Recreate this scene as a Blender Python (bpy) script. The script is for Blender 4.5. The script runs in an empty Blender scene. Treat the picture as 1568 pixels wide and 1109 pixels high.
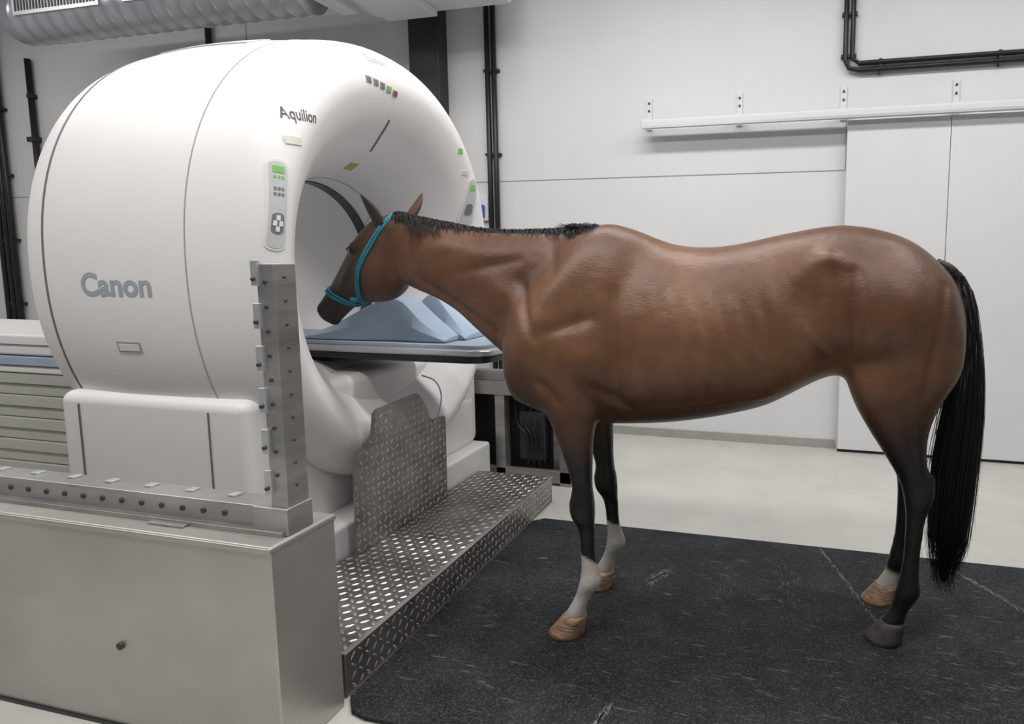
import bpy, bmesh, math, random
from mathutils import Vector, Matrix
from mathutils.bvhtree import BVHTree
random.seed(7)
scene = bpy.context.scene
try:
    scene.view_settings.view_transform = 'Standard'
    scene.view_settings.look = 'None'
except Exception: pass

# ------------------------------------------------------------ materials
def mat(name, col, rough=0.5, metal=0.0, var=0.0, vscale=8.0, bump=0.0, bscale=60.0, stretch=None, spec=0.5, emit=None, coat=0.0):
    m = bpy.data.materials.new(name); m.use_nodes = True
    nt = m.node_tree; b = nt.nodes['Principled BSDF']
    b.inputs['Base Color'].default_value = (*col, 1); b.inputs['Roughness'].default_value = rough
    b.inputs['Metallic'].default_value = metal
    b.inputs['Specular IOR Level'].default_value = spec
    b.inputs['Coat Weight'].default_value = coat
    if emit:
        b.inputs['Emission Color'].default_value = (*emit[0], 1); b.inputs['Emission Strength'].default_value = emit[1]
    tc = nt.nodes.new('ShaderNodeTexCoord'); mp = nt.nodes.new('ShaderNodeMapping')
    nt.links.new(tc.outputs['Object'], mp.inputs['Vector'])
    if stretch: mp.inputs['Scale'].default_value = stretch
    if var > 0:
        n = nt.nodes.new('ShaderNodeTexNoise'); n.inputs['Scale'].default_value = vscale; n.inputs['Detail'].default_value = 6
        nt.links.new(mp.outputs[0], n.inputs['Vector'])
        r = nt.nodes.new('ShaderNodeValToRGB')
        r.color_ramp.elements[0].position = 0.3; r.color_ramp.elements[1].position = 0.7
        r.color_ramp.elements[0].color = (*[max(0, c*(1-var)) for c in col], 1)
        r.color_ramp.elements[1].color = (*[min(1, c*(1+var)) for c in col], 1)
        nt.links.new(n.outputs['Fac'], r.inputs['Fac']); nt.links.new(r.outputs['Color'], b.inputs['Base Color'])
    if bump > 0:
        n2 = nt.nodes.new('ShaderNodeTexNoise'); n2.inputs['Scale'].default_value = bscale; n2.inputs['Detail'].default_value = 4
        nt.links.new(mp.outputs[0], n2.inputs['Vector'])
        bp = nt.nodes.new('ShaderNodeBump'); bp.inputs['Strength'].default_value = bump; bp.inputs['Distance'].default_value = 0.01
        nt.links.new(n2.outputs['Fac'], bp.inputs['Height']); nt.links.new(bp.outputs[0], b.inputs['Normal'])
    return m

M_wall = mat('wall_paint', (.70,.70,.705), .55, var=.03, vscale=1.5, bump=.05, bscale=40)
M_ceil = mat('ceiling_paint', (.45,.45,.45), .8, var=.03)
M_floor = mat('epoxy_floor', (.52,.515,.48), .30, var=.07, vscale=3, bump=.03, bscale=20)
M_white = mat('scanner_plastic', (.76,.735,.725), .46, var=.012, vscale=2)
M_white2 = mat('scanner_plastic_inner', (.70,.69,.68), .5, var=.012)
M_seam = mat('seam_grey', (.14,.14,.15), .6)
M_seaml = mat('seam_light', (.34,.34,.34), .6)
M_grey = mat('lettering_grey', (.33,.36,.41), .5)
M_darktxt = mat('lettering_dark', (.06,.06,.07), .5)
M_green = mat('display_green', (.16,.42,.08), .4, emit=((.3,.9,.15), .06))
M_yellow = mat('label_yellow', (.40,.40,.10), .5)
M_label = mat('label_cream', (.62,.60,.54), .5)
M_panel = mat('panel_grey', (.50,.52,.52), .4)
M_btn = mat('button_dark', (.16,.18,.19), .4)
M_red = mat('indicator_brown', (.18,.06,.05), .4)
M_steel = mat('brushed_steel', (.42,.41,.40), .40, metal=.8, var=.24, vscale=5, bump=.06, bscale=50, stretch=(.6,.6,3))
M_steelbox = mat('steel_sheet', (.50,.48,.45), .40, metal=.7, var=.13, vscale=1.8, bump=.05, bscale=30, stretch=(1,1,1.5))
M_tread = mat('aluminium_tread', (.24,.225,.215), .42, metal=.8, var=.35, vscale=7, bump=.08, bscale=70)
M_treadbump = mat('aluminium_tread_raised', (.56,.535,.515), .32, metal=.95, var=.2, vscale=10)
M_black = mat('black_pvc', (.012,.012,.014), .4)
M_dark = mat('dark_steel', (.03,.032,.036), .5)
M_duct = mat('galvanised_duct', (.46,.49,.52), .35, metal=.7, var=.12, vscale=6)
M_ductw = mat('white_enamel', (.68,.69,.70), .4)
M_blue = mat('blue_foam_cover', (.37,.46,.58), .6, var=.10, vscale=5, bump=.25, bscale=9)
M_pad = mat('table_pad', (.34,.41,.50), .5, var=.05)
M_tableblack = mat('table_carbon', (.02,.022,.026), .3)
M_alu = mat('aluminium_edge', (.55,.56,.58), .35, metal=.6)
M_bellow = mat('bellows_beige', (.46,.46,.41), .5, var=.04)
M_bolt = mat('bolt_dark', (.07,.065,.06), .5, metal=.5)
M_bluebox = mat('dispenser_blue', (.05,.12,.45), .4)
M_base = mat('skirting_grey', (.36,.34,.31), .6, var=.08)

def rubber():
    m = bpy.data.materials.new('rubber_mat'); m.use_nodes = True
    nt = m.node_tree; b = nt.nodes['Principled BSDF']; b.inputs['Roughness'].default_value = .66
    b.inputs['Specular IOR Level'].default_value = .25
    tc = nt.nodes.new('ShaderNodeTexCoord')
    def noise(scale, det, st=None, rot=None):
        mp = nt.nodes.new('ShaderNodeMapping')
        if st: mp.inputs['Scale'].default_value = st
        if rot: mp.inputs['Rotation'].default_value = rot
        nt.links.new(tc.outputs['Object'], mp.inputs['Vector'])
        n = nt.nodes.new('ShaderNodeTexNoise'); n.inputs['Scale'].default_value = scale; n.inputs['Detail'].default_value = det
        nt.links.new(mp.outputs[0], n.inputs['Vector']); return n
    def ramp(n, p0, p1, c0, c1):
        r = nt.nodes.new('ShaderNodeValToRGB'); e = r.color_ramp.elements
        e[0].position = p0; e[1].position = p1; e[0].color = (*c0,1); e[1].color = (*c1,1)
        nt.links.new(n.outputs['Fac'], r.inputs['Fac']); return r
    base = ramp(noise(5, 10), .35, .75, (.006,.007,.009), (.020,.022,.025))
    fine = ramp(noise(150, 3), .48, .75, (0,0,0), (.055,.056,.059))
    sc = ramp(noise(9, 5, (1,5,1), (0,0,.7)), .63, .80, (0,0,0), (.12,.12,.12))
    def add(a, c):
        x = nt.nodes.new('ShaderNodeMix'); x.data_type = 'RGBA'; x.blend_type = 'ADD'
        x.inputs[0].default_value = 1
        nt.links.new(a, x.inputs[6]); nt.links.new(c, x.inputs[7]); return x.outputs[2]
    o = add(add(base.outputs[0], fine.outputs[0]), sc.outputs[0])
    nt.links.new(o, b.inputs['Base Color'])
    n2 = noise(110, 3); bp = nt.nodes.new('ShaderNodeBump'); bp.inputs['Strength'].default_value = .8; bp.inputs['Distance'].default_value = .005
    nt.links.new(n2.outputs['Fac'], bp.inputs['Height']); nt.links.new(bp.outputs[0], b.inputs['Normal'])
    return m
M_mat = rubber()
M_chalk = mat('chalk_scuff', (.18,.18,.18), .8, var=.5, vscale=40)

# ------------------------------------------------------------ helpers
def empty(name):
    e = bpy.data.objects.new(name, None); scene.collection.objects.link(e); return e
def obj(name, verts, faces, m, parent=None, smooth=False, bevel=0.0, seg=2):
    me = bpy.data.meshes.new(name); me.from_pydata([tuple(v) for v in verts], [], faces); me.update()
    bm = bmesh.new(); bm.from_mesh(me); bmesh.ops.recalc_face_normals(bm, faces=bm.faces); bm.to_mesh(me); bm.free()
    o = bpy.data.objects.new(name, me); scene.collection.objects.link(o)
    if m: me.materials.append(m)
    if smooth:
        for p in me.polygons: p.use_smooth = True
    if bevel > 0:
        b = o.modifiers.new('bevel', 'BEVEL'); b.width = bevel; b.segments = seg; b.limit_method = 'ANGLE'
        for p in me.polygons: p.use_smooth = True
        w = o.modifiers.new('wn', 'WEIGHTED_NORMAL')
    if parent: o.parent = parent
    return o
def boxdata(x0,x1,y0,y1,z0,z1):
    v = [(x0,y0,z0),(x1,y0,z0),(x1,y1,z0),(x0,y1,z0),(x0,y0,z1),(x1,y0,z1),(x1,y1,z1),(x0,y1,z1)]
    f = [(0,3,2,1),(4,5,6,7),(0,1,5,4),(1,2,6,5),(2,3,7,6),(3,0,4,7)]
    return v, f
def box(name, x0,x1,y0,y1,z0,z1, m, parent=None, bevel=0.0, seg=2):
    v, f = boxdata(x0,x1,y0,y1,z0,z1); return obj(name, v, f, m, parent, bevel=bevel, seg=seg)
def boxes(name, lst, m, parent=None, bevel=0.0):
    V=[];F=[]
    for b in lst:
        v,f = boxdata(*b); n=len(V); V+=v; F+=[tuple(i+n for i in q) for q in f]
    return obj(name, V, F, m, parent, bevel=bevel)
def catmull(P, n):
    out=[]; P=[tuple(p) for p in P]; L=len(P)
    for i in range(L-1):
        p0=P[max(i-1,0)];p1=P[i];p2=P[i+1];p3=P[min(i+2,L-1)]
        for k in range(n):
            t=k/n; t2=t*t; t3=t2*t
            out.append(tuple(.5*((2*b)+(c-a)*t+(2*a-5*b+4*c-d)*t2+(-a+3*b-3*c+d)*t3) for a,b,c,d in zip(p0,p1,p2,p3)))
    out.append(P[-1]); return out
def loftdata(rings, cap=True, closed=False):
    V=[];F=[];N=len(rings[0])
    for r in rings: V+= [tuple(p) for p in r]
    R=len(rings)
    for i in range(R-1 if not closed else R):
        a=i*N; b=((i+1)%R)*N
        for j in range(N):
            k=(j+1)%N; F.append((a+j,a+k,b+k,b+j))
    if cap and not closed:
        for idx in (0,R-1):
            c=[sum(p[q] for p in rings[idx])/N for q in range(3)]; ci=len(V); V.append(tuple(c)); a=idx*N
            for j in range(N):
                k=(j+1)%N; F.append((a+j,a+k,ci) if idx else (a+k,a+j,ci))
    return V,F
def tubedata(pts, r, n=8, closed=False):
    pts=[Vector(p) for p in pts]; L=len(pts); rings=[]; up=Vector((0,0,1)); prev=None
    for i,p in enumerate(pts):
        if closed: d=(pts[(i+1)%L]-pts[i-1])
        else: d=pts[min(i+1,L-1)]-pts[max(i-1,0)]
        d.normalize()
        if prev is None:
            a=d.cross(up)
            if a.length<.1: a=d.cross(Vector((1,0,0)))
        else: a=prev-d*prev.dot(d)
        a.normalize(); prev=a; b=d.cross(a)
        rr=r[i] if isinstance(r,(list,tuple)) else r
        rings.append([p+a*rr*math.cos(2*math.pi*j/n)+b*rr*math.sin(2*math.pi*j/n) for j in range(n)])
    return loftdata(rings, cap=True, closed=closed)
def tube(name, pts, r, m, parent=None, n=12, closed=False):
    v,f=tubedata(pts,r,n,closed); return obj(name,v,f,m,parent,smooth=True)
def multi(name, datas, m, parent=None, smooth=True):
    V=[];F=[]
    for v,f in datas:
        n=len(V); V+=list(v); F+=[tuple(i+n for i in q) for q in f]
    return obj(name,V,F,m,parent,smooth=smooth)
def discdata(c, axis, r, h, n=16):
    c=Vector(c); ax={'x':Vector((1,0,0)),'y':Vector((0,1,0)),'z':Vector((0,0,1))}[axis]
    return tubedata([c-ax*h/2, c+ax*h/2], r, n)

# ------------------------------------------------------------ room
WY=5.0
box('floor', -9.6, 5, -3, WY+.1, -.1, 0, M_floor)
box('ceiling', -9.6, 5, -3, WY+.1, 4.3, 4.4, M_ceil)
box('wall_back', -9.6, 5, WY, WY+.12, 0, 4.3, M_wall)
box('wall_left', -9.72, -9.6, -3, WY+.12, 0, 4.3, M_wall)
box('baseboard_back', -9.6, .27, WY-.018, WY, 0, .07, M_base)
box('trim_1', -9.6, .29, WY-.004, WY, 2.179, 2.185, M_seaml)
box('trim_2', -5.2, -5.194, WY-.004, WY, 0, 4.3, M_seaml)
box('trim_3', .284, .29, WY-.004, WY, 2.186, 2.60, M_seaml)
d=empty('door_1')
box('sliding_panel_a', .29, 1.0, 4.90, 4.955, .025, 2.53, M_wall, d, .004)
box('sliding_panel_b', 1.004, 4.2, 4.90, 4.955, .025, 2.53, M_wall, d, .003)
box('door_gap_shade', .29, 4.2, 4.92, 4.95, 0.001, .02, M_black, d)  # black strip painted in for the shade of the gap under the door
r=empty('sliding_door_rail')
box('track', -1.28, 4.3, 4.82, 4.89, 2.535, 2.60, M_ductw, r, .012)
box('track_lip', -1.27, 4.3, 4.81, 4.83, 2.53, 2.55, M_alu, r)
L=[];B=[]
for x in (-1.25,-.52,.26,1.04,1.82,2.6):
    L+=[(x-.022,x+.022,4.985,5.0,2.55,2.80),(x-.022,x+.022,4.86,5.0,2.60,2.612)]
    B+=[discdata((x,4.98,2.70),'y',.008,.01),discdata((x,4.98,2.76),'y',.008,.01)]
boxes('brackets', L, M_ductw, r); multi('bracket_bolts', B, M_bolt, r)

def conduit(pts_list, extra=(),rad=.022):
    e=empty('cable_conduit'); multi('pipes',[tubedata(p,rad,10) for p in pts_list],M_black,e)
    if extra: boxes('clips', extra, M_black, e)
conduit([[(-2.67,4.96,0),(-2.67,4.96,4.3)],[(-2.61,4.96,0),(-2.61,4.96,4.3)]],[(-2.71,-2.57,4.955,5,z,z+.02) for z in (1.7,2.4,3.1)])
conduit([[(.26,4.96,4.3),(.26,4.96,2.98),(.29,4.96,2.92),(.36,4.96,2.90),(4.4,4.96,2.90)],[(.31,4.96,4.3),(.31,4.96,2.99),(.36,4.96,2.95),(4.4,4.96,2.95)]],
        [(x,x+.02,4.955,5,2.87,2.975) for x in (.5,1.3,2.1)]+[(.23,.34,4.955,5,z,z+.02) for z in (3.3,3.0)],.018)
conduit([[(-8.62,4.95,0),(-8.62,4.95,4.3)],[(-8.45,4.95,0),(-8.45,4.95,4.3)],[(-8.53,4.95,0),(-8.53,4.95,4.3)]],[(-8.66,-8.41,4.94,5,z,z+.03) for z in (1.0,1.7,2.4,3.1)],.028)
conduit([[(-7.98,4.96,0),(-7.98,4.96,3.6)],[(-5.6,4.96,2.6),(-5.6,4.96,4.3)]],[(-8.06,-7.95,4.93,5,2.75,2.80),(-8.0,-7.95,4.93,5,3.2,3.24)],.028)
box('steel_column', -3.36,-3.07, 4.86,5.0, 0,3.9, M_dark, None, .008)

# ------------------------------------------------------------ duct
du=empty('ventilation_duct')
DY,DZ,DR=4.2,3.60,.205
prof=[]
x=-6.75
prof.append((x,DR*.80)); prof.append((x+.01,DR*.93)); 
while x<-3.85:
    prof+= [(x+.02,DR),(x+.14,DR),(x+.147,DR+.006),(x+.155,DR+.006),(x+.162,DR)]
    x+=.15
rings=[[(px,DY+pr*math.cos(2*math.pi*j/40),DZ+pr*math.sin(2*math.pi*j/40)) for j in range(40)] for px,pr in prof]
v,f=loftdata(rings); obj('spiral_tube',v,f,M_duct,du,smooth=True)
fr=[];sl=[]
for (xa,xb) in ((-6.5,-5.6),(-5.3,-4.5)):
    for k in range(26):
        x=xa+(xb-xa)*k/26
        sl.append((x,x+.018,DY-DR-.012,DY-DR+.02,DZ-.02,DZ+.07))
    fr+= [(xa-.03,xb+.02,DY-DR-.008,DY-DR+.03,DZ-.05,DZ+.10)]
boxes('grille_frames',fr,M_alu,du); boxes('grille_slots',sl,M_black,du)
multi('hangers',[tubedata([(x,DY,DZ+.18),(x,DY,4.3)],.008,6) for x in (-6.3,-5.0,-3.9)],M_dark,du)
ac=empty('air_handling_unit')
box('housing',-3.5,-2.28,3.95,4.65,3.50,3.95,M_ductw,ac,.01)
box('lower_flange',-3.35,-2.9,3.94,4.6,3.44,3.50,M_ductw,ac,.008)
box('inlet_collar',-3.64,-3.48,4.0,4.42,3.44,3.86,M_ductw,ac,.02)
box('cover_seam',-2.86,-2.85,3.945,3.96,3.51,3.94,M_seam,ac)
boxes('hanger_rods',[(-3.3,-3.28,4.2,4.22,3.9,4.3),(-2.4,-2.38,4.2,4.22,3.9,4.3)],M_dark,ac)
multi('bolts',[discdata((x,3.945,3.54),'y',.01,.01) for x in (-3.3,-3.1,-2.7,-2.4)],M_bolt,ac)

# ------------------------------------------------------------ CT scanner
ct=empty('ct_scanner')
YC=2.82
def oring(x, ry, rz, zc, n=2.0, N=112, yc=YC):
    out=[]
    for j in range(N):
        t=2*math.pi*j/N; c=math.cos(t); s=math.sin(t); e=2/n
        out.append((x, yc+ry*math.copysign(abs(c)**e,c), zc+rz*math.copysign(abs(s)**e,s)))
    return out
P=[(-2.80,.48,.48,1.44,2),(-2.56,.48,.48,1.44,2),(-2.46,.49,.49,1.44,2),(-2.34,.525,.53,1.435,2.02),(-2.22,.585,.61,1.43,2.05),
   (-2.12,.645,.70,1.43,2.1),(-2.05,.69,.765,1.435,2.15),(-2.005,.735,.835,1.44,2.2),(-1.985,.78,.905,1.45,2.2),(-2.01,.83,.985,1.46,2.2),
   (-2.08,.875,1.05,1.47,2.2),(-2.18,.90,1.085,1.47,2.2),(-2.335,.915,1.10,1.47,2.2),(-2.58,.923,1.112,1.47,2.2),(-2.85,.922,1.11,1.47,2.2),
   (-3.11,.90,1.085,1.47,2.2),(-3.25,.865,1.045,1.47,2.2),(-3.35,.80,.97,1.47,2.15),(-3.40,.70,.86,1.47,2.1),(-3.41,.58,.68,1.46,2.05),(-3.40,.49,.50,1.44,2)]
PP=catmull(P,5)
rings=[oring(p[0],p[1],p[2],p[3],p[4]) for p in PP]
v,f=loftdata(rings,closed=True)
gan=obj('gantry_ring_cover',v,f,M_white,ct,smooth=True)
bvh=BVHTree.FromPolygons([tuple(q) for q in v],f)
def band(name,x0,x1,p,off,m,zc=1.47,n=2.2,inn=False):
    s=-1 if inn else 1
    rs=[oring(xx,p[0]+o,p[1]+o,zc,n) for xx,o in ((x0,-.01*s),(x0,off*s),(x1,off*s),(x1,-.01*s))]
    v,f=loftdata(rs,closed=True); obj(name,v,f,m,ct,smooth=False)
band('front_cover_seam',-2.342,-2.337,(.9155,1.1005),.0015,M_seaml)
band('rear_cover_seam',-3.118,-3.106,(.8995,1.0845),.002,M_seam)
band('scan_window_ring',-2.64,-2.575,(.48,.48),.006,M_tableblack,1.44,2,True)
band('funnel_seam',-2.463,-2.458,(.4895,.4895),.002,M_seaml,1.44,2,True)
box('base_housing',-3.17,-2.16,1.95,3.62,.03,.93,M_white,ct,.05,5)
box('base_skirt',-3.15,-2.0,2.02,3.62,.0,.30,M_white2,ct,.02,3)
boxes('base_seams',[(-2.343,-2.337,1.946,1.955,.06,.88),(-3.045,-3.037,1.946,1.955,.06,.88)],M_seam,ct)
box('base_front_infill',-2.5,-2.09,3.0,3.60,.28,.62,M_white,ct,.05,4)
box('base_side_pillar',-2.6,-2.10,3.42,3.66,.28,1.75,M_white,ct,.07,5)

def project(pts, o_fn, d):
    res=[]
    for p in pts:
        loc,nor,_,_=bvh.ray_cast(Vector(o_fn(p)),Vector(d))
        if loc is None: return None
        if nor.dot(Vector(d))>0: nor=-nor
        res.append((loc,nor))
    return res
FR=(lambda p:(0,p[0],p[1]),(-1,0,0))
SD=(lambda p:(p[0],0,p[1]),(0,1,0))
TP=(lambda p:(p[0],p[1],5),(0,0,-1))
def patch(name,cx,cy,hw,hh,view,m,off=.003,cap=False,rot=0,nu=8,nv=14,parent=ct):
    if cap: nv=30
    pts=[]
    for i in range(nv+1):
        b=-1+2*i/nv
        if cap: b=math.sin(b*math.pi/2)
        y=b*hh
        w=hw
        if cap:
            k=max(0,abs(y)-(hh-hw)); w=math.sqrt(max(hw*hw-k*k,(hw*.05)**2))
        for j in range(nu+1):
            x=(-1+2*j/nu)*w
            X=x*math.cos(rot)-y*math.sin(rot); Y=x*math.sin(rot)+y*math.cos(rot)
            pts.append((cx+X,cy+Y))
    r=project(pts,view[0],view[1])
    if not r: return
    V=[l+n*off for l,n in r]+[l-n*.004 for l,n in r]; n0=len(r)
    F=[]
    for i in range(nv):
        for j in range(nu):
            a=i*(nu+1)+j; F.append((a,a+1,a+nu+2,a+nu+1))
    rim=[j for j in range(nu+1)]+[i*(nu+1)+nu for i in range(1,nv+1)]+[nv*(nu+1)+j for j in range(nu-1,-1,-1)]+[i*(nu+1) for i in range(nv-1,0,-1)]
    for i in range(len(rim)):
        a=rim[i]; b=rim[(i+1)%len(rim)]; F.append((a,b,b+n0,a+n0))
    return obj(name,V,F,m,parent,smooth=False)
# control panels
CY,CZ,CR=2.022,1.715,-.14
def pk(name,du_,dv_,hw,hh,m,off,**k):
    X=du_*math.cos(CR)-dv_*math.sin(CR); Y=du_*math.sin(CR)+dv_*math.cos(CR)
    patch(name,CY+X,CZ+Y,hw,hh,FR,m,off,rot=CR,**k)
pk('control_panel_a',0,0,.029,.182,M_white2,.004,cap=True)
pk('control_panel_face_a',0,0,.023,.172,M_panel,.006,cap=True)
pk('display_a',0,.138,.014,.013,M_green,.008)
for i in range(3):
    pk('green_key_a',-.010+.010*i,.108,.0028,.005,M_green,.008,nu=2,nv=2)
    pk('key_a',-.010+.010*i,.062,.003,.006,M_btn,.008,nu=2,nv=2)
    pk('key_b',-.010+.010*i,.040,.003,.005,M_btn,.008,nu=2,nv=2)
pk('dial_a',0,-.075,.016,.042,M_btn,.008,cap=True)
for q in ((0,.022),(0,-.022),(.0075,0),(-.0075,0)):
    pk('dial_key',q[0],-.075+q[1],.005,.010,M_white2,.010,nu=2,nv=2)
patch('control_panel_b',3.47,1.86,.038,.14,FR,M_white2,.004,True)
patch('control_panel_face_b',3.47,1.86,.028,.13,FR,M_panel,.006,True)
patch('display_b',3.47,1.94,.016,.016,FR,M_green,.008)
patch('dial_b',3.47,1.81,.018,.035,FR,M_btn,.008,True)
patch('label_a',2.11,1.975,.028,.016,FR,M_label,.004)
patch('label_b',3.34,2.14,.018,.014,FR,M_green,.004)
patch('label_c',3.40,2.02,.02,.012,FR,M_label,.004)
for i in range(5):
    patch('indicator_frame',2.56+.048*i,2.335-.002*i*i*.5,.017,.015,FR,M_seaml,.004,nu=2,nv=2)
    patch('indicator',2.56+.048*i,2.335-.002*i*i*.5,.012,.010,FR,[M_btn,M_btn,M_btn,M_green,M_red][i],.006,nu=2,nv=2)
patch('positioning_slot',2.80,2.13,.006,.075,FR,M_seam,.002,True,rot=.25)
patch('warning_label',2.80,1.985,.03,.015,FR,M_yellow,.003)
patch('cover_knob',2.10,2.30,.016,.016,FR,M_btn,.006,True)
patch('handle_recess_rim',-2.69,1.143,.062,.022,SD,M_seaml,.002,False)
patch('handle_recess',-2.69,1.141,.052,.014,SD,M_white2,.004,False)
patch('top_vent_rim',-2.75,2.47,.26,.075,TP,M_seaml,.002,nu=16)
patch('top_vent',-2.75,2.47,.252,.068,TP,M_white2,.006,nu=16)

def lettering(name,body,cx,cy,width,view,m,stretch=1.0,shear=0,bold=0.0,flip=1):
    cu=bpy.data.curves.new('tmp','FONT'); cu.body=body; cu.align_x='CENTER'; cu.align_y='CENTER'; cu.size=1; cu.shear=shear; cu.offset=bold
    to=bpy.data.objects.new('tmp',cu); scene.collection.objects.link(to)
    dg=bpy.context.evaluated_depsgraph_get(); me=bpy.data.meshes.new_from_object(to.evaluated_get(dg))
    vs=[v.co.copy() for v in me.vertices]; fs=[tuple(p.vertices) for p in me.polygons]
    bpy.data.objects.remove(to)
    w=max(v.x for v in vs)-min(v.x for v in vs); k=width/w
    pts=[(cx+flip*v.x*k,cy+v.y*k*stretch) for v in vs]
    r=project(pts,view[0],view[1])
    if r: obj(name,[l+n*.0015 for l,n in r],fs,m,ct)
lettering('maker_lettering','Canon',-2.70,1.395,.37,SD,M_grey,.92,0,.028)
lettering('model_lettering','Aquilion',2.16,2.085,.125,FR,M_darktxt,1.9,.2,.012)
lettering('maker_lettering_small','Canon',2.66,2.45,.12,FR,M_grey,1.2)

# patient couch
co=empty('patient_couch')
def slab(name,x0,x1,y0,y1,z0,z1,m,parent,tip=.12,N=10,bevel=.008):
    out=[(x0,y0),(x1-tip,y0)]
    for i in range(N+1):
        t=-math.pi/2+math.pi*i/N
        out.append((x1-tip+tip*abs(math.cos(t))**.6, (y0+y1)/2+(y1-y0)/2*math.copysign(abs(math.sin(t))**.6,math.sin(t))))
    out+=[(x1-tip,y1),(x0,y1)]
    n=len(out); V=[(a,b,z0) for a,b in out]+[(a,b,z1) for a,b in out]
    F=[tuple(range(n))[::-1],tuple(range(n,2*n))]+[(i,(i+1)%n,(i+1)%n+n,i+n) for i in range(n)]
    return obj(name,V,F,m,parent,bevel=bevel)
slab('table_shell',-6.5,-1.44,2.61,3.05,1.005,1.042,M_tableblack,co)
slab('table_edge',-6.5,-1.42,2.59,3.07,1.042,1.072,M_alu,co)
slab('table_pad',-3.5,-1.47,2.62,3.04,1.072,1.092,M_pad,co)
box('couch_top_frame',-6.6,-3.55,2.50,3.16,.96,1.08,M_white,co,.015)
box('couch_top_groove',-6.6,-3.55,2.495,3.165,1.02,1.025,M_seam,co)
box('couch_stripe',-6.6,-3.55,2.49,3.17,.905,.955,M_pad,co,.004)
box('couch_lower_frame',-6.6,-3.55,2.50,3.16,.86,.90,M_white,co,.008)
boxes('bellows',[(-6.5,-3.55,2.52-(.012 if i%2 else 0),3.14,.20+.066*i,.20+.066*(i+1)-.004) for i in range(10)],M_bellow,co,.004)
box('couch_foot',-6.6,-3.5,2.40,3.2,0,.19,M_steel,co,.01)

cu=empty('foam_cushion')
def cushion(name,stations,m,parent):
    S=catmull(stations,3); rings=[]
    for x,ya,yb,za,zb in S:
        zt=1.095
        rings.append([(x,ya,zt),(x,ya-.004,zt+(za-zt)*.5),(x,ya+.02,za-.006),(x,ya+.05,za),(x,(ya+yb)/2,(za+zb)/2+.004),(x,yb-.05,zb),(x,yb-.02,zb-.006),(x,yb+.004,zt+(zb-zt)*.5),(x,yb,zt),(x,(ya+yb)/2,zt)])
    v,f=loftdata(rings); return obj(name,v,f,m,parent,smooth=False,bevel=.004)
cushion('wedge',[(-2.52,2.64,3.0,1.115,1.12),(-2.36,2.64,3.0,1.165,1.18),(-2.18,2.65,2.99,1.255,1.25),(-2.06,2.66,2.99,1.305,1.27),(-1.96,2.67,2.98,1.30,1.28),(-1.84,2.66,2.98,1.20,1.22),(-1.70,2.66,2.96,1.115,1.12)],M_blue,cu)
cushion('bolster',[(-2.05,2.80,3.04,1.12,1.14),(-1.93,2.81,3.05,1.30,1.31),(-1.86,2.81,3.05,1.32,1.34),(-1.78,2.80,3.04,1.24,1.26),(-1.66,2.78,3.03,1.115,1.12)],M_blue,cu)

# ------------------------------------------------------------ tread platform
def lozenges(origin,du,dv,nor,nu,nv,pitch,inside=None):
    V=[];F=[];o=Vector(origin);du=Vector(du);dv=Vector(dv);nor=Vector(nor)
    for i in range(nu):
        for j in range(nv):
            s=1 if (i+j)%2 else -1
            u=(i+.5)*pitch; w=(j+.5)*pitch
            if inside and not inside(u,w): continue
            c=o+du*u+dv*w; a=(du+dv*s).normalized()*pitch*.46; b=(du-dv*s).normalized()*pitch*.15
            n=len(V)
            V+= [c-a,c-a*.4-b,c+a*.4-b,c+a,c+a*.4+b,c-a*.4+b,c-a*.45+nor*.0030,c+a*.45+nor*.0030]
            F+= [(n,n+1,n+6),(n+1,n+2,n+7,n+6),(n+2,n+3,n+7),(n+3,n+4,n+7),(n+4,n+5,n+6,n+7),(n+5,n,n+6)]
    return V,F
pl=empty('tread_plate_step')
PH=.16
box('deck',-1.985,-1.49,1.66,3.44,.145,PH,M_tread,pl,.003)
box('riser',-1.50,-1.488,1.66,3.44,.0,.158,M_tread,pl,.002)
box('far_end',-1.98,-1.49,3.43,3.44,0,.15,M_tread,pl)
box('nosing_trim',-1.506,-1.485,1.66,3.44,.154,.1625,M_steel,pl,.002)
multi('raised_pattern',[lozenges((-1.975,1.68,PH),(1,0,0),(0,1,0),(0,0,1),13,48,.0365),
                        lozenges((-1.488,1.68,.006),(0,1,0),(0,0,1),(1,0,0),48,4,.0365)],M_treadbump,pl,smooth=False)
gp=empty('tread_plate_guard')
out=[(2.27,PH),(3.0,PH),(3.01,.62),(2.985,.635),(2.88,.64),(2.855,.665),(2.84,.72),(2.78,.80),(2.75,.812),(2.44,.80),(2.42,.785),(2.405,.70),(2.37,.66),(2.32,.64),(2.285,.60),(2.275,.5)]
n=len(out); x0,x1=-1.945,-1.937
V=[(x0,a,b) for a,b in out]+[(x1,a,b) for a,b in out]
F=[tuple(range(n))[::-1],tuple(range(n,2*n))]+[(i,(i+1)%n,(i+1)%n+n,i+n) for i in range(n)]
obj('plate',V,F,M_tread,gp)
def inpoly(y,z):
    c=False
    for i in range(n):
        (a,b),(e,g)=out[i],out[i-1]
        if (b>z)!=(g>z) and y<(e-a)*(z-b)/(g-b)+a: c=not c
    return c
def ins(u,w):
    y,z=2.27+u,PH+w
    return all(inpoly(y+dy,z+dz) for dy in (-.013,.013) for dz in (-.013,.013))
multi('raised_pattern',[lozenges((x1,2.27,PH),(0,1,0),(0,0,1),(1,0,0),21,19,.0365,ins)],M_treadbump,gp,smooth=False)
tube('cable',catmull([(-1.94,2.93,.62),(-1.92,2.95,.75),(-1.94,2.93,.84),(-1.99,2.88,.88)],6),.004,M_alu,gp,8)

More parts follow.
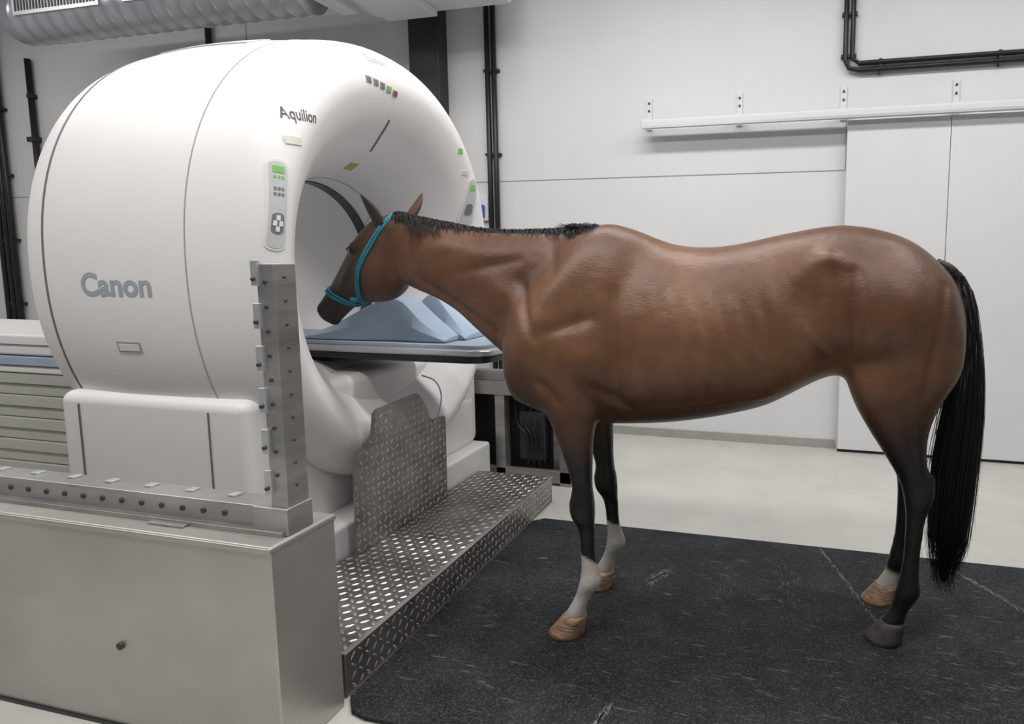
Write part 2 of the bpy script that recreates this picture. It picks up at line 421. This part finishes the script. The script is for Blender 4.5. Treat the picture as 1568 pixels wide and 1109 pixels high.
# ------------------------------------------------------------ steel barrier (near)
nb=empty('steel_barrier')
box('plinth_box',-4.6,-1.47,1.378,1.63,.0,.676,M_steelbox,nb,.006)
box('plinth_lip',-4.6,-1.468,1.374,1.634,.655,.672,M_steelbox,nb,.003)
box('beam',-4.6,-1.50,1.462,1.545,.676,.757,M_steel,nb,.004)
box('beam_flange',-4.6,-1.49,1.44,1.47,.676,.690,M_steel,nb,.002)
box('post',-1.542,-1.482,1.462,1.545,.676,1.49,M_steel,nb,.004)
box('post_foot',-1.60,-1.476,1.45,1.55,.676,.76,M_steel,nb,.004)
box('foot_tab',-1.98,-1.84,1.42,1.47,.676,.684,M_steel,nb,.002)
H=[]
for i in range(34):
    H.append(discdata((-1.72-.083*i,1.461,.722),'y',.009,.004))
for i in range(9):
    H.append(discdata((-1.512,1.461,.86+.072*i),'y',.006,.004)); 
for i in range(10):
    H.append(discdata((-1.481,1.50,.82+.07*i),'x',.004,.004))
multi('holes',H,M_bolt,nb)
T=[];TB=[]
for i in range(6):
    z=.80+.125*i
    T+=[(-1.552,-1.528,1.452,1.464,z,z+.075)]
    TB.append(discdata((-1.540,1.449,z+.02),'y',.006,.008))
for i in range(16): T.append((-1.75-.17*i,-1.72-.17*i,1.50,1.53,.757,.764))
boxes('clip_plates',T,M_alu,nb,.002); multi('clip_bolts',TB,M_bolt,nb)
multi('plinth_bolt',[discdata((-2.07,1.376,.285),'y',.012,.012),discdata((-3.2,1.376,.285),'y',.012,.012)],M_bolt,nb)
box('floor_contact_line',-4.6,-1.47,1.372,1.40,.0,.012,M_black,nb)  # black line where the plinth meets the floor
fb=empty('steel_barrier')
box('top_beam',-2.6,-1.46,3.68,3.86,.60,.69,M_steel,fb,.004)
box('rail',-2.6,-1.60,3.72,3.78,.69,.76,M_steel,fb,.004)
boxes('legs',[(-1.54,-1.46,3.69,3.77,0,.60),(-2.0,-1.93,3.69,3.77,0,.60),(-1.62,-1.56,3.78,3.84,0,.6),(-2.6,-1.46,3.69,3.73,.02,.10)],M_steel,fb,.003)
box('void_shade_sheet',-2.6,-1.5,3.84,3.86,.04,.60,M_dark,fb)  # dark sheet stands in for the shaded void beneath the open frame
box('junction_box',-1.85,-1.66,3.74,3.82,.15,.48,M_dark,fb,.01)
multi('cables',[tubedata(catmull([(-1.9+.06*i,3.78,.60),(-1.86+.05*i,3.74,.40),(-1.78+.03*i,3.73,.30),(-1.8+.05*i,3.76,.02)],6),.008,8) for i in range(4)],M_black,fb)
ds=empty('soap_dispenser')
box('back_plate',-2.84,-2.70,4.96,5.0,1.84,2.06,M_ductw,ds,.01)
box('blue_body',-2.80,-2.73,4.92,4.97,1.87,1.98,M_bluebox,ds,.01)

# ------------------------------------------------------------ rubber mat
mt=empty('rubber_floor_mat')
outl=[(-1.42,1.60),(-1.36,1.585),(2.6,1.56),(2.6,3.19),(-1.42,3.17),(-1.475,3.12),(-1.475,1.66)]
n2=len(outl); V=[(a,b,.002) for a,b in outl]+[(a,b,.016) for a,b in outl]
F=[tuple(range(n2))[::-1],tuple(range(n2,2*n2))]+[(i,(i+1)%n2,(i+1)%n2+n2,i+n2) for i in range(n2)]
obj('sheet',V,F,M_mat,mt,bevel=.004)
V=[];F=[]
def scuff(xa,ya,xb,yb,w,num,q0=.0008,q1=.0025):
    for i in range(num):
        t=random.random(); L=random.uniform(.004,.03)
        x=xa+(xb-xa)*t+random.gauss(0,w); y=ya+(yb-ya)*t+random.gauss(0,w)
        a=math.atan2(yb-ya,xb-xa)+random.gauss(0,.25); dx,dy=math.cos(a)*L,math.sin(a)*L; q=random.uniform(q0,q1)
        n=len(V); V.extend([(x-dx,y-dy,.0164),(x+dy/L*q,y-dx/L*q,.0164),(x+dx,y+dy,.0164),(x-dy/L*q,y+dx/L*q,.0164)]); F.append((n,n+1,n+2,n+3))
scuff(.12,3.15,.34,2.5,.004,120); scuff(.72,3.1,1.05,2.62,.006,140); scuff(-.60,2.74,-.66,2.62,.012,120)
scuff(-.62,1.66,-.60,1.82,.006,110); scuff(-.05,2.9,-.02,2.5,.03,40,.0005,.0012); scuff(-.9,2.6,-1.3,2.2,.06,50,.0005,.0012); scuff(.4,2.2,1.0,2.0,.12,80,.0005,.0015)
scuff(-.4,2.0,.3,1.9,.2,60,.0004,.0012); scuff(-.3,2.9,-.3,2.6,.03,40,.0005,.001)
obj('scuffs',V,F,M_chalk,mt)

# ------------------------------------------------------------ HORSE
hs=empty('horse')
def ring_tb(top,bot,y,hw,egg=.0,N=28,n=2.15,lat=(0,1,0)):
    c=Vector(((top[0]+bot[0])/2,y,(top[1]+bot[1])/2)); u=Vector(((top[0]-bot[0])/2,0,(top[1]-bot[1])/2)); l=Vector(lat).normalized()
    out=[]; e=2/n
    for j in range(N):
        t=2*math.pi*j/N; a=math.cos(t); b=math.sin(t)
        A=math.copysign(abs(a)**e,a); Bq=math.copysign(abs(b)**e,b)
        out.append(c+u*A+l*hw*Bq*(1-egg*a))
    return out
def yc(x): return 2.375+(x+.8)*.165
parts=[]
trunk=[(-1.185,1.20,1.00,.06),(-1.14,1.33,.93,.125),(-1.06,1.43,.88,.165),(-.95,1.545,.85,.19),(-.86,1.615,.835,.20),(-.77,1.652,.828,.215),(-.65,1.622,.832,.24),
 (-.52,1.568,.842,.268),(-.38,1.552,.862,.282),(-.25,1.566,.888,.282),(-.12,1.596,.925,.27),(0,1.620,.99,.25),(.12,1.638,1.045,.245),(.22,1.632,1.04,.255),(.33,1.607,1.03,.26),
 (.42,1.565,1.035,.248),(.50,1.50,1.055,.22),(.565,1.42,1.08,.17),(.605,1.33,1.13,.10)]
T=catmull(trunk,2)
parts.append(loftdata([ring_tb((x,zt),(x,zb),yc(x),hw,.17,n=2.05) for x,zt,zb,hw in T]))
neck=[(-.66,1.62,-.98,.93,2.39,.14),(-.86,1.622,-1.12,1.02,2.38,.14),(-1.03,1.622,-1.25,1.11,2.385,.115),(-1.21,1.624,-1.38,1.205,2.40,.093),
 (-1.36,1.634,-1.482,1.275,2.42,.078),(-1.50,1.656,-1.592,1.325,2.44,.071),(-1.66,1.685,-1.71,1.362,2.465,.070),(-1.80,1.702,-1.80,1.40,2.49,.066)]
T=catmull(neck,3)
parts.append(loftdata([ring_tb((a,b),(c,d_),y,hw,.16) for a,b,c,d_,y,hw in T]))
head=[(-1.74,1.695,-1.74,1.47,2.475,.055),(-1.83,1.712,-1.775,1.39,2.49,.075),(-1.93,1.692,-1.83,1.335,2.505,.090),(-1.99,1.652,-1.89,1.308,2.515,.096),(-2.05,1.602,-1.96,1.298,2.53,.090),
 (-2.125,1.515,-2.045,1.292,2.545,.070),(-2.20,1.43,-2.12,1.275,2.56,.056),(-2.265,1.358,-2.185,1.238,2.575,.052),(-2.315,1.305,-2.235,1.202,2.585,.053),(-2.342,1.268,-2.27,1.184,2.59,.047),(-2.350,1.245,-2.303,1.188,2.592,.028)]
T=catmull(head,3)
parts.append(loftdata([ring_tb((a,b),(c,d_),y,hw,-.02,n=2.2,lat=(.2,1,0)) for a,b,c,d_,y,hw in T]))
def leg(st,N=20):
    T=catmull(st,3); rings=[]
    for x,y,z,rx,ry in T: rings.append([(x+rx*math.cos(2*math.pi*j/N),y+ry*math.sin(2*math.pi*j/N),z) for j in range(N)])
    return loftdata(rings)
FL=[(-.96,2.29,1.32,.08,.05),(-.95,2.275,1.20,.13,.075),(-.92,2.26,1.06,.15,.085),(-.895,2.25,.95,.13,.08),(-.872,2.235,.86,.096,.068),(-.855,2.225,.77,.070,.056),
 (-.838,2.22,.67,.050,.045),(-.828,2.215,.60,.043,.040),(-.829,2.21,.545,.053,.048),(-.824,2.205,.49,.050,.046),(-.808,2.20,.44,.034,.030),(-.80,2.195,.34,.031,.027),
 (-.79,2.19,.275,.038,.033),(-.788,2.185,.235,.046,.040),(-.815,2.18,.18,.034,.031),(-.838,2.177,.13,.036,.035),(-.855,2.175,.085,.047,.045)]
FR_=[(x+.0,2.53-(y-2.185),z,a,b) for x,y,z,a,b in FL]
HL=[(.30,2.49,1.50,.13,.05),(.345,2.475,1.36,.20,.10),(.365,2.46,1.22,.225,.12),(.368,2.445,1.08,.212,.12),(.352,2.435,.97,.165,.10),(.36,2.43,.87,.118,.08),
 (.388,2.43,.77,.080,.060),(.420,2.43,.69,.062,.046),(.443,2.43,.635,.062,.042),(.445,2.43,.585,.053,.041),(.438,2.43,.52,.038,.032),(.433,2.43,.42,.033,.028),(.428,2.43,.33,.033,.028),
 (.424,2.43,.26,.040,.034),(.422,2.43,.215,.048,.040),(.40,2.43,.16,.036,.033),(.382,2.43,.12,.039,.037),(.37,2.43,.085,.049,.046)]
HR_=[(x+.012,2.72-(y-2.43),z,a,b) for x,y,z,a,b in HL]
parts+= [leg(FL),leg(FR_),leg(HL),leg(HR_)]
def ell(c,r,rot=0,N=20,M=12):
    rings=[]
    for i in range(1,M):
        ph=math.pi*i/M; rr=math.sin(ph); zz=math.cos(ph); ring=[]
        for j in range(N):
            t=2*math.pi*j/N; x,y,z=r[0]*rr*math.cos(t),r[1]*rr*math.sin(t),r[2]*zz
            ring.append((c[0]+x*math.cos(rot)+z*math.sin(rot),c[1]+y,c[2]-x*math.sin(rot)+z*math.cos(rot)))
        rings.append(ring)
    return loftdata(rings)
parts+= [ell((-1.12,2.31,1.02),(.075,.07,.12),0), ell((-1.12,2.44,1.02),(.075,.07,.12),0),
  ell((.486,2.43,.655),(.018,.020,.045),.2), ell((.498,2.71,.655),(.018,.020,.045),.2),
  ell((-2.01,2.447,1.555),(.04,.022,.026),.6), ell((-2.01,2.612,1.555),(.04,.022,.026),.6),
  ell((-2.315,2.55,1.262),(.022,.016,.026),.3),ell((-2.268,2.582,1.195),(.032,.028,.018),.5)]
V=[];F=[]
for v,f in parts:
    n=len(V); V+=[tuple(p) for p in v]; F+=[tuple(i+n for i in q) for q in f]
raw=obj('raw_horse',V,F,None)
rm=raw.modifiers.new('r','REMESH'); rm.mode='VOXEL'; rm.voxel_size=.0088
dg=bpy.context.evaluated_depsgraph_get(); me=bpy.data.meshes.new_from_object(raw.evaluated_get(dg)); bpy.data.objects.remove(raw)
def sstep(a,b,x):
    t=max(0,min(1,(x-a)/(b-a))); return t*t*(3-2*t)
import numpy as np
nv_=len(me.vertices); co_=np.empty(nv_*3); me.vertices.foreach_get('co',co_); co_=co_.reshape(-1,3)
ed=np.empty(len(me.edges)*2,dtype=np.int64); me.edges.foreach_get('vertices',ed); ed=ed.reshape(-1,2)
deg=np.bincount(ed.ravel(),minlength=nv_).astype(float)[:,None]
wt=np.clip((co_[:,2]-.72)/.25,0,1)*np.clip((co_[:,0]+1.85)/.2,0,1)
wt=wt[:,None]
def lap(c):
    s=np.zeros_like(c); np.add.at(s,ed[:,0],c[ed[:,1]]); np.add.at(s,ed[:,1],c[ed[:,0]]); return s/deg-c
for it in range(6): co_=co_+.5*lap(co_)
for it in range(40): co_=co_+.55*wt*lap(co_)
me.vertices.foreach_set('co',co_.ravel()); me.update()
# muscle relief : gaussians (cx,cz,sx,sz,rot,amp) and grooves (x0,z0,x1,z1,width,amp)
G=[(-.93,1.36,.065,.19,.42,.030),(-1.04,1.13,.075,.085,0,.026),(-.80,1.13,.09,.11,-.6,.034),(-.885,.89,.045,.09,0,.016),(-1.15,1.34,.16,.05,.55,.018),
   (.09,1.50,.045,.030,.2,.028),(.02,1.36,.065,.08,0,-.026),(.12,1.13,.06,.06,0,-.016),(.36,1.36,.12,.15,.2,.022),(.23,1.02,.055,.09,-.3,.020),(.52,1.36,.045,.12,.1,.018),
   (-.35,1.15,.20,.15,0,.016),(-.64,1.44,.055,.11,.3,-.016),(-1.90,1.44,.070,.070,0,.020),(-2.10,1.42,.06,.018,-.75,.011),(-1.40,1.54,.22,.04,.1,.012),(-1.68,1.50,.03,.10,.3,-.012),
   (.22,1.30,.04,.14,-.15,.010),(-.10,1.02,.10,.05,-.3,.010),(.40,1.02,.05,.12,0,.010),(.33,1.56,.10,.03,.2,.010),(-.98,.98,.04,.06,0,.012)]
LN=[(-1.66,1.42,-1.22,1.20,.016,-.017),(-1.10,1.42,-.99,1.20,.016,-.020),(-.70,1.38,-.67,1.00,.022,-.022),(-.95,1.22,-.78,1.28,.018,-.017),(.49,1.40,.43,1.02,.014,-.018),
    (.17,1.45,.20,1.12,.020,-.020),(-1.82,1.62,-1.80,1.40,.014,-.012),(-.98,1.03,-.90,.95,.016,-.014),(.36,.98,.42,.75,.013,-.011),(-.60,.93,-.10,1.0,.010,.006),(-.86,.88,-.83,.62,.009,-.007),
    (.02,1.24,.14,1.10,.011,.012),(-1.0,1.60,-.93,1.45,.018,-.012),(-.76,1.02,-.60,.92,.016,-.012),(-1.45,1.44,-1.12,1.50,.016,-.008),(.30,1.22,.34,1.02,.016,-.009),
    (-1.96,1.36,-2.12,1.36,.012,-.006)]
nrm=[v.normal.copy() for v in me.vertices]
for i,vt in enumerate(me.vertices):
    x,y,z=vt.co; s=abs(nrm[i].y)
    if s<.15: continue
    dsp=0
    for cx,cz,sx,sz,ro,am in G:
        dx=x-cx;dz=z-cz; a=dx*math.cos(ro)-dz*math.sin(ro); b=dx*math.sin(ro)+dz*math.cos(ro); e=(a/sx)**2+(b/sz)**2
        if e<9: dsp+=am*math.exp(-e/1.3)
    for xa,za,xb,zb,w_,am in LN:
        vx,vz=xb-xa,zb-za; t=max(0,min(1,((x-xa)*vx+(z-za)*vz)/(vx*vx+vz*vz))); e=((x-xa-vx*t)**2+(z-za-vz*t)**2)/(w_*w_)
        if e<9: dsp+=am*math.exp(-e/1.5)*(.4+.6*math.sin(math.pi*min(1,max(0,.1+.8*t))))
    if -.62<x<-.02 and .95<z<1.42: dsp+=.0036*math.sin(x*88+z*22)*sstep(-.62,-.5,x)*sstep(-.02,-.15,x)*sstep(.95,1.1,z)*sstep(1.42,1.3,z)
    vt.co=vt.co+nrm[i]*dsp*s
cc=np.empty(nv_*3); me.vertices.foreach_get('co',cc); co_=cc.reshape(-1,3)
for it in range(3): co_=co_+.5*lap(co_)
me.vertices.foreach_set('co',co_.ravel()); me.update()
for p in me.polygons: p.use_smooth=True
def mix(a,b,t): return tuple(p+(q-p)*t for p,q in zip(a,b))
from mathutils import noise as mn
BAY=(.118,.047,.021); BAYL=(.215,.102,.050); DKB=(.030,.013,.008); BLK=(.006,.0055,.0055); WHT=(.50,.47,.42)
ca=me.color_attributes.new('coat','FLOAT_COLOR','POINT')
for i,vt in enumerate(me.vertices):
    x,y,z=vt.co; nz=mn.noise(vt.co*3.0); nm=mn.noise(vt.co*8.0); n3=mn.noise(vt.co*22.0)
    c=mix(BAY,BAYL,max(0,min(1,.30+.7*nz+.35*nm)))
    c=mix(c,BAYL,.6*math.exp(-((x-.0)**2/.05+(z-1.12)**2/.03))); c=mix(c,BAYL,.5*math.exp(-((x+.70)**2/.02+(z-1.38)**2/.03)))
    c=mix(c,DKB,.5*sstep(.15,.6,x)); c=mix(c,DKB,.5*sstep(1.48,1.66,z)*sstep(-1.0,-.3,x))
    c=mix(c,DKB,.5*sstep(-1.55,-1.85,x)); c=mix(c,DKB,.9*sstep(-1.9,-2.03,x)); c=mix(c,BLK,.6*sstep(-2.1,-2.28,x))
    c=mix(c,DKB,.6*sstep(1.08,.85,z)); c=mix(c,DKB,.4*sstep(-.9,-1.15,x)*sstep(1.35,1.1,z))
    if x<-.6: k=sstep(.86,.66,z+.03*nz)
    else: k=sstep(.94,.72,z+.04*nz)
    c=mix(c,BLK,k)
    if x<-.5:
        lim=.335+.04*n3+(-.01 if y>2.36 else .0)
        c=mix(c,WHT,sstep(lim+.008,lim-.008,z+ (.6*(x+.80) if y<2.36 else -.02)))
        c=mix(c,mix(c,(.30,.22,.15),.5),sstep(.14,.09,z))
    elif y>2.575: c=mix(c,WHT,sstep(.17,.14,z+.02*n3))
    top=1.590 if x>-1.2 else 1.590+(-1.2-x)*.14
    if -1.82<x<-.80: c=mix(c,BLK,sstep(top+.0,top+.028,z))
    c=mix(c,(c[0]*.70,c[1]*.70,c[2]*.70),.5+.5*n3)
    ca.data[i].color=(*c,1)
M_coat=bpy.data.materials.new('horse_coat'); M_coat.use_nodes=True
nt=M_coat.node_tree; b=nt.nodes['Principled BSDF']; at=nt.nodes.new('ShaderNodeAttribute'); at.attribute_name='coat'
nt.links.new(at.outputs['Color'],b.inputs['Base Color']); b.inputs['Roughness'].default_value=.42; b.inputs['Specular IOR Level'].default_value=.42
b.inputs['Sheen Weight'].default_value=.04; b.inputs['Sheen Roughness'].default_value=.4
tc=nt.nodes.new('ShaderNodeTexCoord'); n1=nt.nodes.new('ShaderNodeTexNoise'); n1.inputs['Scale'].default_value=14; n1.inputs['Detail'].default_value=3
n2_=nt.nodes.new('ShaderNodeTexNoise'); n2_.inputs['Scale'].default_value=150; n2_.inputs['Detail'].default_value=3
mpp=nt.nodes.new('ShaderNodeMapping'); mpp.inputs['Rotation'].default_value=(0,.5,0); mpp.inputs['Scale'].default_value=(.35,1,1.6)
b1=nt.nodes.new('ShaderNodeBump'); b1.inputs['Strength'].default_value=.30; b1.inputs['Distance'].default_value=.012
b2=nt.nodes.new('ShaderNodeBump'); b2.inputs['Strength'].default_value=.40; b2.inputs['Distance'].default_value=.002
nt.links.new(tc.outputs['Object'],mpp.inputs['Vector']); nt.links.new(tc.outputs['Object'],n1.inputs['Vector']); nt.links.new(mpp.outputs[0],n2_.inputs['Vector'])
nt.links.new(n1.outputs['Fac'],b1.inputs['Height']); nt.links.new(n2_.outputs['Fac'],b2.inputs['Height']); nt.links.new(b1.outputs[0],b2.inputs['Normal']); nt.links.new(b2.outputs[0],b.inputs['Normal'])
me.materials.clear(); me.materials.append(M_coat); me.name='horse_body'
hb=bpy.data.objects.new('body',me); scene.collection.objects.link(hb); hb.parent=hs
hbvh=BVHTree.FromPolygons([v.co.copy() for v in me.vertices],[tuple(p.vertices) for p in me.polygons])

M_hair=mat('black_horsehair',(.008,.007,.007),.42,spec=.45)
M_hooft=mat('hoof_tan',(.27,.165,.10),.6,var=.45,vscale=25,stretch=(1,1,4),bump=.5,bscale=30)
M_hoofd=mat('hoof_dark',(.040,.036,.032),.6,var=.3,vscale=25,bump=.4,bscale=30)
M_eye=mat('eye_dark',(.006,.004,.003),.08)
M_earin=mat('ear_coat_brown',(.10,.042,.022),.6,var=.2,vscale=30)
M_earn=mat('ear_coat_dark',(.03,.016,.011),.6,var=.2,vscale=30)
def hoof(name,x,y,m):
    rings=[]
    for z,dx,rx,ry in ((.10,.008,.040,.038),(.092,.006,.052,.049),(.08,.0,.055,.052),(.030,-.022,.072,.063),(.014,-.030,.079,.067),(.0145,-.028,.072,.062)):
        rings.append([(x+dx+rx*math.cos(t)*(1.0 if math.cos(t)<0 else .86)*(1+.025*math.sin(7*t+x*9)*(.08-z)/.07),y+ry*math.sin(t),z) for t in [2*math.pi*j/36 for j in range(36)]])
    v,f=loftdata(rings); obj(name,v,f,m,hs,smooth=True)
hoof('hoof_front_left',-.855,2.175,M_hooft); hoof('hoof_front_right',-.855,2.54,M_hooft)
hoof('hoof_hind_left',.37,2.43,M_hoofd); hoof('hoof_hind_right',.382,2.72,M_hooft)
def ear(name,base,tip,w,facing,m):
    base=Vector(base);tip=Vector(tip);d_=(tip-base);fz=Vector(facing).normalized(); s=d_.normalized().cross(fz).normalized(); fz=s.cross(d_.normalized())
    rings=[]
    for t,k in ((-.1,.6),(.0,.75),(.15,.95),(.35,1.0),(.55,.88),(.75,.6),(.9,.28),(1.0,.05)):
        c=base+d_*t-fz*.012*math.sin(math.pi*max(t,0)); rg=[]
        for j in range(18):
            a=2*math.pi*j/18; q=w*k
            dep=.6*q*math.sin(a)
            if math.sin(a)>0: dep=-.25*q*math.sin(a)
            rg.append(c+s*q*math.cos(a)-fz*dep)
        rings.append(rg)
    v,f=loftdata(rings); obj(name,v,f,m,hs,smooth=True)
ear('ear_left',(-1.868,2.445,1.655),(-1.942,2.41,1.795),.042,(-.5,-.8,.0),M_earn)
ear('ear_right',(-1.80,2.55,1.685),(-1.735,2.575,1.815),.038,(-.5,-.8,.1),M_earin)
def on(x,z,y0=1.2,off=0):
    l,n_,_,_=hbvh.ray_cast(Vector((x,y0,z)),Vector((0,1,0))); return l,n_
l,n_=on(-2.02,1.54)
if l:
    v,f=ell(l+Vector((0,.006,0)),(.020,.013,.016),.5); obj('eye_left',v,f,M_eye,hs,smooth=True)
    v,f=ell((l.x,2.62,l.z),(.02,.014,.017),.5); obj('eye_right',v,f,M_eye,hs,smooth=True)
    lid=[l+Vector((.024*math.cos(t),-.003,.018*math.sin(t)+.003)) for t in [math.pi*(k/10) for k in range(11)]]
    tube('eyelid_left',lid,.004,M_earn,hs,8)
l,n_=on(-2.312,1.258)
if l:
    v,f=ell(l+Vector((0,.004,0)),(.011,.008,.018),.5); obj('nostril_left',v,f,M_eye,hs,smooth=True)
pts=[]
for k in range(8):
    x=-2.32+.012*k; z=1.216+.003*k
    l,n_=on(x,z)
    if l: pts.append(l+Vector((0,.001,0)))
if len(pts)>3: tube('mouth_line',pts,.0025,M_eye,hs,6)

def strand(V,F,pts,r,sides=3):
    v,f=tubedata(pts,[r*(1-.85*i/(len(pts)-1)) for i in range(len(pts))],sides); n=len(V); V+=v; F+=[tuple(i+n for i in q) for q in f]
def crest_at(x):
    y=2.49+(x+1.84)*(-.11/.9) if x<-.95 else yc(x)
    l,_,_,_=hbvh.ray_cast(Vector((x,y,2.2)),Vector((0,0,-1)))
    return l if l else Vector((x,y,1.63))
crest=[crest_at(-1.82+1.0*k/60) for k in range(61)]
V=[];F=[]
for i in range(3400):
    t=random.random(); q=t*(len(crest)-1.001); k=int(q); p=Vector(crest[k]).lerp(Vector(crest[k+1]),q-k)
    side=1 if random.random()<.5 else -1
    L=random.uniform(.035,.075)*(.6 if t>.93 else 1)
    if side<0: L*=random.uniform(.45,.85)
    p=p+Vector((random.gauss(0,.004),random.gauss(0,.008),-.008))
    up=random.uniform(.012,.024); dx=random.gauss(.016,.010)
    pts=[p,p+Vector((dx*.4,side*.008,up)),p+Vector((dx,side*(.016+L*.22),up*.6)),p+Vector((dx*1.5,side*(.024+L*.36),-L*.30)),p+Vector((dx*2,side*(.028+L*.42),-L*.8))]
    strand(V,F,pts,random.uniform(.0015,.0026))
for i in range(90):
    x=random.uniform(-1.74,-1.56); p=crest_at(x)+Vector((0,-.015,-.004)); L=random.uniform(.05,.13)*(1.0 if x<-1.66 else .7)
    pts=[p,p+Vector((.006,-.020,.0)),p+Vector((.016,-.048,-L*.45)),p+Vector((.045+random.gauss(0,.015),-.066,-L))]
    strand(V,F,pts,.0016)
for i in range(140):
    p=crest_at(random.gauss(-.93,.035)); pts=[p,p+Vector((.015,random.gauss(0,.008),.014)),p+Vector((.04,random.gauss(0,.012),random.uniform(.018,.036))),p+Vector((.080,random.gauss(0,.015),random.uniform(.004,.022)))]
    strand(V,F,pts,.002)
for i in range(120):
    p=Vector((random.gauss(-1.87,.018),random.gauss(2.515,.016),1.695)); L=random.uniform(.05,.11)
    pts=[p,p+Vector((-.025,random.gauss(0,.01),.006)),p+Vector((-.03-L*.40,random.gauss(0,.012),-L*.3)),p+Vector((-.03-L*.6,random.gauss(0,.018),-L*.8))]
    strand(V,F,pts,.0020)
obj('mane',V,F,M_hair,hs,smooth=True)
tp=catmull([(.50,2.59,1.49),(.560,2.60,1.45),(.605,2.605,1.36),(.628,2.605,1.22),(.632,2.605,1.06),(.620,2.60,.88),(.605,2.60,.70),(.597,2.60,.52),(.592,2.60,.34),(.585,2.60,.20)],5)
tr=catmull([(.02,),(.028,),(.030,),(.033,),(.044,),(.058,),(.064,),(.060,),(.048,),(.014,)],5)
v,f=tubedata(tp,[q[0]*.85 for q in tr],14); 
V=list(v);F=list(f)
for i in range(1300):
    a=random.uniform(0,2*math.pi); k=math.sqrt(random.random()); s0=random.randint(0,22); s1=min(len(tp)-1,random.randint(28,46)); pts=[]
    w=random.gauss(0,.012); 
    for j in range(s0,s1+1,3):
        c=Vector(tp[j]); rr=tr[j][0]*1.12*(.75+.25*k)+.002*(j/10); pts.append(c+Vector((rr*math.cos(a)+w*(j/45),rr*math.sin(a)*.9,0)))
    if len(pts)>3:
        pts.append(pts[-1]+Vector((random.gauss(0,.014),random.gauss(0,.01),-random.uniform(.01,.07))))
        strand(V,F,pts,random.uniform(.0016,.0030))
obj('tail',V,F,M_hair,hs,smooth=True)

M_rope=mat('turquoise_rope',(.02,.19,.26),.6,var=.4,vscale=90,bump=.4,bscale=120)
ha=empty('rope_halter')
def loop(name,a,b,r,lat=(.2,1,0),N=48):
    a=Vector(a);b=Vector(b);c=(a+b)/2;u=(a-b).normalized();l=Vector(lat).normalized();pts=[]
    for j in range(N):
        t=2*math.pi*j/N; d_=u*math.cos(t)+l*math.sin(t)
        h,n_,_,_=hbvh.ray_cast(c+d_*.42,-d_)
        if h: pts.append(h+d_*r*.7)
    P2=[(pts[i-1]+pts[i]*2+pts[(i+1)%len(pts)])/4 for i in range(len(pts))]
    tube(name,P2,r,M_rope,ha,8,closed=True)
loop('crown_and_cheek_rope',(-1.815,2.50,1.70),(-2.045,2.545,1.30),.008)
loop('crown_rope_double',(-1.80,2.495,1.70),(-2.033,2.54,1.30),.006)
loop('noseband',(-2.27,2.57,1.355),(-2.095,2.555,1.275),.0075)
loop('noseband_double',(-2.257,2.57,1.37),(-2.08,2.553,1.282),.006)
l,n_=on(-2.065,1.315)
if l:
    tube('knot',[l+Vector((-.02,-.008,0)),l+Vector((0,-.014,-.004)),l+Vector((.02,-.008,-.002))],[.010,.015,.010],M_rope,ha,10)

# ------------------------------------------------------------ lights
def lamp(x,y,p,sx=2.6,sy=.35):
    e=empty('ceiling_lamp')
    box('housing',x-sx/2-.03,x+sx/2+.03,y-sy/2-.03,y+sy/2+.03,4.2,4.3,M_ductw,e,.01)
    ld=bpy.data.lights.new('tube_light','AREA'); ld.shape='RECTANGLE'; ld.size=sx; ld.size_y=sy; ld.energy=p; ld.color=(1,.985,.97)
    lo=bpy.data.objects.new('tube_light',ld); lo.location=(x,y,4.19); scene.collection.objects.link(lo); lo.parent=e
lamp(-1.6,.6,88); lamp(1.8,.9,58); lamp(-4.8,.6,62); lamp(-1.0,2.9,78); lamp(2.2,3.0,60); lamp(-6.8,2.6,46)
w=bpy.data.worlds.new('world'); scene.world=w; w.use_nodes=True
w.node_tree.nodes['Background'].inputs[0].default_value=(.95,.97,1,1); w.node_tree.nodes['Background'].inputs[1].default_value=.17

# ------------------------------------------------------------ camera
cd=bpy.data.cameras.new('camera'); cam=bpy.data.objects.new('camera',cd); scene.collection.objects.link(cam); scene.camera=cam
cd.sensor_fit='HORIZONTAL'; cd.sensor_width=36; cd.lens=36*941/1568; cd.shift_x=-216/1568; cd.shift_y=-57.5/1568; cd.clip_start=.05
psi=math.radians(13.73); p=math.radians(6.0)
Fv=Vector((-math.sin(psi)*math.cos(p),math.cos(psi)*math.cos(p),-math.sin(p))); Rv=Vector((math.cos(psi),math.sin(psi),0)); Uv=Rv.cross(Fv)
Mx=Matrix((Rv,Uv,-Fv)).transposed().to_4x4(); Mx.translation=Vector((0,0,1.5)); cam.matrix_world=Mx
